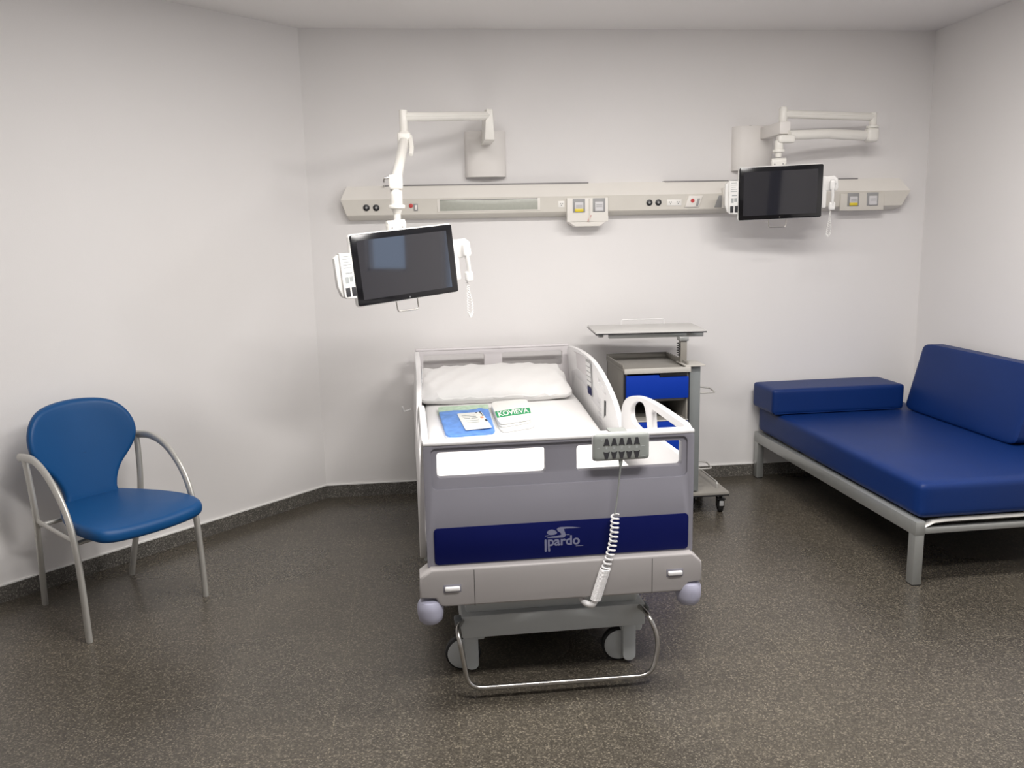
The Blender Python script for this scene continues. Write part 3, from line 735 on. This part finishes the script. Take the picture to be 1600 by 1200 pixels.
# ------------------------------------------------------------------ televisions
def television(label, loc, rot, lab_phone, tilt_cord):
    t = thing('bedside_television', label, 'television', loc, rot=rot)
    MB().plate(rr(-.239, -.153, .239, .153, .014), (), .004, .034, 'y', .006, 3).build('rear_shell', 'tvw', t)
    g = MB().plate(rr(-.235, -.149, .235, .149, .009), (), -.003, .006, 'y', .0015).build('black_bezel', 'bezel', t)
    MB().plate(rr(-.209, -.125, .206, .124, .003), (), -.0036, -.002, 'y').build('screen', 'screen', g)
    MB().cyl((0, -.0028, -.140), (0, -.0042, -.140), .0035, seg=14).build('bezel_emblem', 'chrome', g)
    m = MB(); m.rbox((-.012, .035, .163), (.040, .020, .016), .008, 6); m.cyl((-.05, .035, .172), (.032, .035, .172), .020, seg=20, bev=.003)
    mt = m.build('mount_yoke', 'arm', t)
    for sx in (-.035, .012): MB().cyl((sx, .012, .160), (sx, .018, .160), .004, seg=10).build('yoke_screw', 'greyp', mt)
    # card reader on the left
    m = MB(); m.plate([(-.293, .082), (-.240, .078), (-.240, -.112), (-.286, -.108), (-.294, -.098)], (), -.012, .022, 'y', .004, 3)
    m.plate([(-.312, .062), (-.288, .080), (-.286, -.108), (-.300, -.098), (-.313, -.055)], (), .000, .034, 'y', .005, 3)
    cr = m.build('card_reader', 'tvw', t)
    for x0, x1 in ((-.285, -.266), (-.259, -.241)):
        MB().box(x0, x1, -.0135, -.011, -.101, -.063, .001).build('card_slot', 'ink', cr)
    m = MB()
    for k, (xa, xb) in enumerate(((-.281, -.250), (-.284, -.246), (-.28, -.255), (-.283, -.247), (-.283, -.247))): m.box(xa, xb, -.0126, -.0118, .066-.012*k, .069-.012*k)
    m.box(-.276, -.247, -.0126, -.0118, -.006, .0); m.box(-.281, -.266, -.0126, -.0118, -.045, -.018); m.box(-.262, -.247, -.0126, -.0118, -.040, -.018)
    m.build('printed_instructions', 'inkgrey', cr)
    # phone cradle on the right
    m = MB(); m.plate(rr(.236, -.100, .262, .080, .008), (), .008, .030, 'y', .003)
    m.plate([(.250, .078), (.300, .080), (.322, .062), (.326, .010), (.318, -.004), (.255, -.004)], (), .006, .030, 'y', .005, 3)
    cd = m.build('phone_cradle', 'tvw', t)
    MB().cyl((.306, .007, .034), (.306, .003, .034), .005, seg=12).build('cradle_magnet', 'greyp', cd)
    # bottom grab handle
    MB().tube([(-.058, .02, -.150), (-.058, .012, -.198), (.040, .012, -.200), (.042, .02, -.150)], .0032, 8, fillet=.012).build('grab_handle', 'chrome', t)
    # handset (lifts off the cradle)
    h = thing('telephone_handset', lab_phone, 'telephone', loc, rot=rot)
    m = MB(); m.rbox((.284, -.008, .030), (.016, .016, .030), .012, 8); m.rbox((.288, -.006, -.088), (.018, .014, .024), .011, 8)
    m.tube([(.284, -.006, .03), (.287, -.014, -.03), (.288, -.006, -.09)], .009, 12, 6, ry=.015)
    m.build('handset_body', 'tvw', h)
    P = []; turns = 22
    pts = [V(.284, 0, -.112), V(.279, 0, -.15), V(.272, -.002, -.20), V(.268, -.003, -.25), V(.276, -.003, -.272), V(.288, -.002, -.25), V(.290, 0, -.20), V(.286, .010, -.15), V(.282, .02, -.10)]
    if tilt_cord: pts = [V(.284, 0, -.112), V(.282, 0, -.15), V(.274, -.002, -.20), V(.268, -.003, -.25), V(.276, -.003, -.262), V(.288, -.002, -.245), V(.287, 0, -.20), V(.284, .010, -.15), V(.282, .02, -.10)]
    N = 300
    for i in range(N+1):
        u = i/N*(len(pts)-1); k = min(int(u), len(pts)-2); f = u-k
        p = pts[k].lerp(pts[k+1], f); a = 2*math.pi*i/N*34
        P.append(p+V(.0042*math.cos(a), .0042*math.sin(a), .002*math.sin(a)))
    MB().tube(P, .0017, 5).build('coiled_cord', 'tvw', h)
    for ch in h.children: ch.location = (0, -.011, 0)
    return t
def eul(z, x, y):   # Rz @ Rx @ Ry
    return (Matrix.Rotation(R(z), 3, 'Z') @ Matrix.Rotation(R(x), 3, 'X') @ Matrix.Rotation(R(y), 3, 'Y')).to_euler('XYZ')
television('black bedside television with white shell hanging tilted from the left arm', (-.059, 3.69, 1.487), eul(23.05, -.2, -4.96), 'white telephone handset with coiled cord clipped beside the left television', False)
television('black bedside television with white shell held close to the wall by the right arm', (2.09, 4.767, 1.806), eul(-11.6, 6.8, -1.38), 'white telephone handset with coiled cord clipped beside the right television', True)

# ------------------------------------------------------------------ bedside cabinet with overbed table
cb = thing('bedside_cabinet', 'grey bedside cabinet with blue drawers and raised overbed table between bed and daybed', 'bedside cabinet', (1.27, 4.44, 0))
CXo, CYo = 1.27, 4.44
def cbx(m, x0, x1, y0, y1, z0, z1, bev=.002): return m.box(x0-CXo, x1-CXo, y0-CYo, y1-CYo, z0, z1, bev)
x0, x1, y0, y1 = 1.090, 1.455, 4.43, 4.86
m = MB(); cbx(m, x0, x0+.016, y0, y1, .16, .846); cbx(m, x1-.016, x1, y0, y1, .16, .846); cbx(m, x0, x1, y1-.014, y1, .16, .846)
cbx(m, x0+.016, x1-.016, y0+.01, y1, .675, .690); cbx(m, x0+.016, x1-.016, y0+.01, y1, .56, .575); cbx(m, x0, x1, y0, y1, .16, .185)
m.build('carcass', 'cab_side', cb)
m = MB(); cbx(m, x0+.016, x1-.016, y1-.03, y1-.015, .576, .674); m.build('niche_back', 'cab_in', cb)
m = MB(); cbx(m, x0-.002, x0+.006, y0-.004, y0+.02, .17, .84, .0005); cbx(m, x1-.006, x1+.004, y0-.004, y0+.02, .17, .86, .0005); m.build('edge_strip', 'black', cb)
m = MB(); cbx(m, x0-.004, x1+.004, y0-.012, y1+.004, .846, .858); tp = m.build('top_tray', 'cab_top', cb)
m = MB(); cbx(m, x0-.004, x1+.004, y0-.02, y0-.008, .838, .866); m.build('front_lip', 'cab_edge', tp)
m = MB(); cbx(m, x0-.004, x1+.004, y1-.008, y1+.004, .858, .888); cbx(m, x1-.008, x1+.004, y0+.02, y1, .858, .888); cbx(m, x0-.004, x0+.004, y0+.02, y1, .858, .880); m.build('tray_lip', 'cab_side', tp)
m = MB(); m.plate([(x0+.006-CXo, .694), (x1-.008-CXo, .694), (x1-.008-CXo, .812), (1.285-CXo, .812), (1.28-CXo, .826), (x0+.006-CXo, .826)], (), y0-.018-CYo, y0-CYo, 'y', .002)
dw = m.build('drawer', 'cab_blue', cb)
m = MB(); cbx(m, 1.288, x1-.012, y0-.004, y0+.004, .812, .832); m.build('finger_slot', 'black', dw)
m = MB(); cbx(m, x0+.006, x1-.008, y0-.018, y0, .20, .566); dw = m.build('lower_drawer', 'cab_blue', cb)
m = MB(); cbx(m, x0+.006, x1-.008, y0-.020, y0-.010, .567, .574); m.build('pull_edge', 'cab_edge', dw)
# column
m = MB(); cbx(m, 1.460, 1.527, 4.45, 4.55, .14, .862, .004); m.build('side_column', 'column', cb)
m = MB(); cbx(m, 1.432, 1.545, 4.42, 4.60, .865, .872); m.build('column_cap', 'cab_edge', cb)
m = MB(); cbx(m, 1.436, 1.473, 4.53, 4.57, .872, 1.00, .003); po = m.build('table_post', 'cab_side', cb)
m = MB(); cbx(m, 1.428, 1.480, 4.52, 4.58, .995, 1.018, .003); m.build('post_collar', 'silver', po)
P = [V(1.425-CXo+.009*math.cos(i*.6), 4.535-CYo+.009*math.sin(i*.6), .91+.075*i/60) for i in range(61)]
MB().tube(P, .0022, 6).build('spring_cord', 'black', po)
# overbed table
tm = Matrix.Translation((1.300-CXo, 4.775-CYo, 0)) @ Matrix.Rotation(R(-4), 4, 'Z')
tt = MB().box(-.318, .312, -.185, .185, 1.0385, 1.048, .002, mtx=tm).build('overbed_tabletop', 'table', cb)
MB().box(-.319, .313, -.186, .186, 1.033, 1.0390, .001, mtx=tm).build('edge_band', 'black', tt)
MB().box(-.24, .30, -.165, -.125, 1.008, 1.034, .003, mtx=tm).box(.20, .26, -.165, .12, 1.012, 1.034, .003, mtx=tm).box(-.30, -.27, -.16, .16, 1.016, 1.034, .003, mtx=tm).build('support_rail', 'silver', tt)
MB().tube([tm @ V(-.115, .17, 1.045), tm @ V(-.112, .17, 1.078), tm @ V(.145, .17, 1.078), tm @ V(.148, .17, 1.045)], .0035, 8, fillet=.012).build('tabletop_handle', 'rail', tt)
# base
m = MB(); m.plate([(1.07-CXo, 4.425-CYo), (1.700-CXo, 4.425-CYo), (1.700-CXo, 4.90-CYo), (1.07-CXo, 4.90-CYo)], (), .118, .134, 'z', .002)
bs = m.build('base_shelf', 'cab_top', cb)
m = MB(); cbx(m, 1.07, 1.700, 4.424, 4.432, .112, .120, .001); cbx(m, 1.09, 1.66, 4.50, 4.56, .085, .118, .003); m.build('base_edge', 'black', bs)
m = MB()
m.tube([(1.53-CXo, 4.47-CYo, .706), (1.62-CXo, 4.47-CYo, .706), (1.635-CXo, 4.60-CYo, .706), (1.53-CXo, 4.60-CYo, .722)], .0045, 8, fillet=.02)
m.build('towel_loop', 'silver_l', cb)
m = MB(); m.tube([(1.53-CXo, 4.47-CYo, .265), (1.61-CXo, 4.47-CYo, .265), (1.625-CXo, 4.60-CYo, .265), (1.53-CXo, 4.60-CYo, .28)], .0045, 8, fillet=.02); m.build('towel_loop', 'silver_l', cb)
m = MB(); m.tube([(1.645-CXo, 4.87-CYo, .134), (1.645-CXo, 4.87-CYo, .170), (1.655-CXo, 4.50-CYo, .170), (1.655-CXo, 4.50-CYo, .134)], .005, 8, fillet=.02); m.build('base_guard', 'silver_l', cb)
def cab_caster(x, y, a):
    e = bpy.data.objects.new('caster', None); COL.objects.link(e); e.parent = cb; e.location = (x-CXo, y-CYo, 0); e.rotation_euler = (0, 0, a)
    MB().lathe([(.01, -.014), (.034, -.014), (.038, -.009), (.038, .009), (.034, .014), (.01, .014)], (0, .012, .038), 'x', 28).build('wheel', 'rubber', e)
    m = MB(); m.box(-.024, .024, -.03, .03, .082, .088, .002).box(-.021, -.015, -.01, .03, .03, .084, .002).box(.015, .021, -.01, .03, .03, .084, .002).cyl((0, 0, .086), (0, 0, .116), .010, seg=12)
    m.build('caster_fork', 'black', e)
    MB().box(-.012, .012, -.034, -.026, .045, .075, .003).build('brake_tab', 'greyp', e)
cab_caster(1.668, 4.475, R(-8)); cab_caster(1.535, 4.60, R(60)); cab_caster(1.12, 4.48, 0); cab_caster(1.12, 4.85, R(30)); cab_caster(1.668, 4.85, R(10))

# ------------------------------------------------------------------ daybed on the right
SX, SY, SA = 2.155, 3.352, R(1.0)
db = thing('daybed', 'metal framed daybed with royal blue mattress standing along the right wall', 'sofa bed', (SX, SY, 0), SA)
SMt = Matrix.Translation((SX, SY, 0)) @ Matrix.Rotation(SA, 4, 'Z')
W_, D_ = .97, 1.775
def leg(x, y, w=.052, d=.05):
    MB().box(x, x+.045, y, y+w, .004, .30, .004).build('leg', 'silver', db)
    MB().box(x+.003, x+.042, y+.003, y+w-.003, 0, .006).build('leg_foot', 'rubber', db)
leg(.001, .001); leg(.001, D_-.064); leg(W_-.050, .001); leg(W_-.050, D_-.064)
MB().box(0, .047, .0, D_-.01, .238, .305, .004).build('side_beam', 'silver', db)
MB().box(W_-.051, W_-.004, .0, D_-.01, .238, .305, .004).build('side_beam', 'silver', db)
MB().box(.047, W_-.051, .002, .028, .245, .272, .003).build('end_beam', 'silver', db)
MB().box(.047, W_-.051, D_-.045, D_-.015, .245, .272, .003).build('end_beam', 'silver', db)
# sprung slat bows (first one shows at the near end)
for k, y in enumerate((.006, .25, .5, .75, 1.0, 1.25, 1.5)):
    m = MB(); P = [(.036+(W_-.076)*i/16, y+.02, .268+.030*min(1, 3.2*math.sin(math.pi*i/16)**.8)) for i in range(17)]
    m.tube(P, .009, 8, ry=.022, up=(0, 0, 1)); m.build('slat', 'silver_l', db)
MB().rbox((.487, .885, .394), (.480, .875, .083), .030, 16, bulge=.02, mtx=Matrix.Translation((.012, .0, 0))).build('mattress', 'vinyl_d', db)
# bolster cushion
bo = thing('bolster_cushion', 'flat box shaped royal blue bolster lying across the far end of the daybed', 'cushion', SMt @ V(.40, 1.60, .483), SA)
MB().rbox((-.002, -.01, .077), (.427, .152, .077), .018, 14, bulge=.03).build('bolster_body', 'vinyl_d', bo)
MB().tube([(-.415, -.158, .004), (.412, -.158, .004)], .003, 6).build('piping', 'vinyl_d', bo)
# backrest wedge
bk = thing('backrest_cushion', 'tall royal blue backrest cushion standing on the daybed against the right wall', 'cushion', (SX, SY, 0), SA)
def bshape(v):
    # v in box local: y length, z height 0..1
    return v
m = MB()
prof = [(.845, .482), (.965, .482), (1.035, .90), (.985, .905)]
t0 = .495; t1 = 1.465
m.rbox((0, 0, 0), (1, 1, 1), .001, 4)
m.bm.free(); m = MB()
def bf(v):
    u = (v.x+1)/2; w_ = (v.z+1)/2; y = t0+(t1-t0)*(v.y+1)/2
    lo = .838+(.967-.838)*u; hi = .945+(1.030-.945)*u
    x = lo+(hi-lo)*w_; z = .4815+w_*.405
    if w_ > .5: y2 = y
    x -= .012*(1-v.y**2)*(1-v.z**2)*(1 if v.x < 0 else 0)
    y -= 0
    return (x, y-.02*w_*0, z)
m.rbox((0, 0, 0), (1, 1, 1), .16, 16, fn=bf)
m.build('backrest_body', 'vinyl_d', bk)

# ------------------------------------------------------------------ chair on the left
chr_ = thing('visitor_armchair', 'blue padded armchair with curved silver metal arms against the left wall', 'armchair', (-1.221, 3.559, 0), R(46.7))
def armpath(sg):
    pts = [(.268, .002, .0), (.268, .004, .10), (.268, .008, .20), (.268, .018, .34), (.269, .040, .46), (.270, .080, .552), (.270, .142, .626), (.268, .225, .686), (.262, .320, .716), (.254, .410, .714), (.243, .505, .700)]
    return [(sg*a, b, c+.0) for a, b, c in pts]
for sg in (1, -1):
    P = armpath(sg)
    MB().tube(P, .0180, 14, 5, ry=.0120, up=(0, 1, 0)).build('arm_and_front_leg', 'silver_l', chr_)
    MB().tube([(sg*.205, .530, 0), (sg*.213, .505, .11), (sg*.222, .478, .22), (sg*.236, .435, .40), (sg*.243, .425, .52), (sg*.248, .430, .64), (sg*.250, .440, .705)], .0180, 14, 5, ry=.0120, up=(0, 1, 0)).build('rear_leg', 'silver_l', chr_)
    MB().tube([(sg*.236, .425, .425), (sg*.262, .040, .420)], .010, 10, ry=.008).build('side_rail', 'silver_l', chr_)
MB().tube([(-.236, .42, .405), (.236, .42, .405)], .010, 10).tube([(-.262, .06, .405), (.262, .06, .405)], .010, 10).build('cross_bar', 'silver_l', chr_)
half = [(0, -.132), (.10, -.130), (.185, -.122), (.232, -.095), (.250, -.03), (.253, .02), (.250, .08), (.232, .17), (.205, .26), (.170, .35), (.130, .425), (.07, .452), (0, .456)]
outl = half+[(-a, b) for a, b in half[-2:0:-1]]
outl = spl(outl, 3)
def seatf(v): return (v.x, v.y, v.z+.452+.012*(v.x/.25)**2-.02*max(0, (-v.y-.02)/.1)**2*.5+.015*(1-(v.y+.1)/.5)*0)
MB().cushion(outl, .058, .024, .008, 5, 6, fn=seatf).build('seat', 'vinyl', chr_)
hb_ = [(0, .455), (.115, .458), (.118, .50), (.130, .55), (.155, .60), (.195, .65), (.226, .70), (.238, .75), (.232, .80), (.208, .85), (.165, .888), (.10, .908), (0, .916)]
outb = hb_+[(-a, b) for a, b in hb_[-2:0:-1]]
outb = spl(outb, 3)
def backf(v):
    # v.x across, v.y height, v.z thickness (towards back)
    h = v.y
    y = .418+.085*((h-.455)/.46)-.055*(v.x/.24)**2+v.z
    return (v.x, y, h)
MB().cushion(outb, .050, .022, .006, 5, 6, fn=backf).build('backrest', 'vinyl', chr_)
MB().box(-.24, .24, .452, .470, .685, .700, .003).build('back_bracket', 'silver_l', chr_)

# ------------------------------------------------------------------ lights
def area(name, loc, rot, sx, sy, e, col=(1, 1, 1), spread=None):
    ld = bpy.data.lights.new(name, 'AREA'); ld.shape = 'RECTANGLE'; ld.size = sx; ld.size_y = sy; ld.energy = e; ld.color = col
    if spread: ld.spread = R(spread)
    o = bpy.data.objects.new(name, ld); COL.objects.link(o); o.location = loc; o.rotation_euler = [R(a) for a in rot]; return o
area('ceiling_and_fill_light', (-.1, 2.8, ZC-.012), (0, 0, 0), 1.2, .30, 26, (1, .965, .93))
area('ceiling_and_fill_light', (1.7, 2.8, ZC-.012), (0, 0, 0), 1.2, .30, 36, (1, .965, .93))
area('ceiling_and_fill_light', (.9, 1.35, ZC-.012), (0, 0, 0), 1.2, .30, 46, (1, .965, .93))  # added fill lamp on the camera side, lifts the ambient light on the walls
area('daylight', (XR+.09, .145, 1.79), (0, 90, 0), 1.0, .55, 1.6, (.55, .72, 1))
area('daylight', (XR+.09, 1.225, 1.625), (0, 90, 0), 1.33, .63, 2.4, (.55, .72, 1))
wd = bpy.data.worlds.new('w'); SC.world = wd; wd.use_nodes = True
wd.node_tree.nodes['Background'].inputs['Color'].default_value = (.6, .7, .85, 1); wd.node_tree.nodes['Background'].inputs['Strength'].default_value = .4

# ------------------------------------------------------------------ camera
def camera(f, pitch, roll, yaw, H):
    p, r, y = R(pitch), R(roll), R(yaw)
    F = V(math.sin(y)*math.cos(p), math.cos(y)*math.cos(p), -math.sin(p))
    R0 = V(math.cos(y), -math.sin(y), 0); U0 = R0.cross(F)
    Rt = R0*math.cos(r)-U0*math.sin(r); U = U0*math.cos(r)+R0*math.sin(r)
    cd = bpy.data.cameras.new('camera'); cd.sensor_width = 36; cd.sensor_fit = 'HORIZONTAL'; cd.lens = f/1600*36; cd.clip_start = .02
    o = bpy.data.objects.new('camera', cd); COL.objects.link(o)
    o.matrix_world = Matrix(((Rt.x, U.x, -F.x, 0), (Rt.y, U.y, -F.y, 0), (Rt.z, U.z, -F.z, H), (0, 0, 0, 1)))
    SC.camera = o
camera(1310, 10.34, 1.224, 6.061, 1.62)
SC.view_settings.view_transform = 'Standard'; SC.view_settings.look = 'None'; SC.view_settings.gamma = 1
SC.view_settings.use_curve_mapping = False; SC.view_settings.exposure = .58
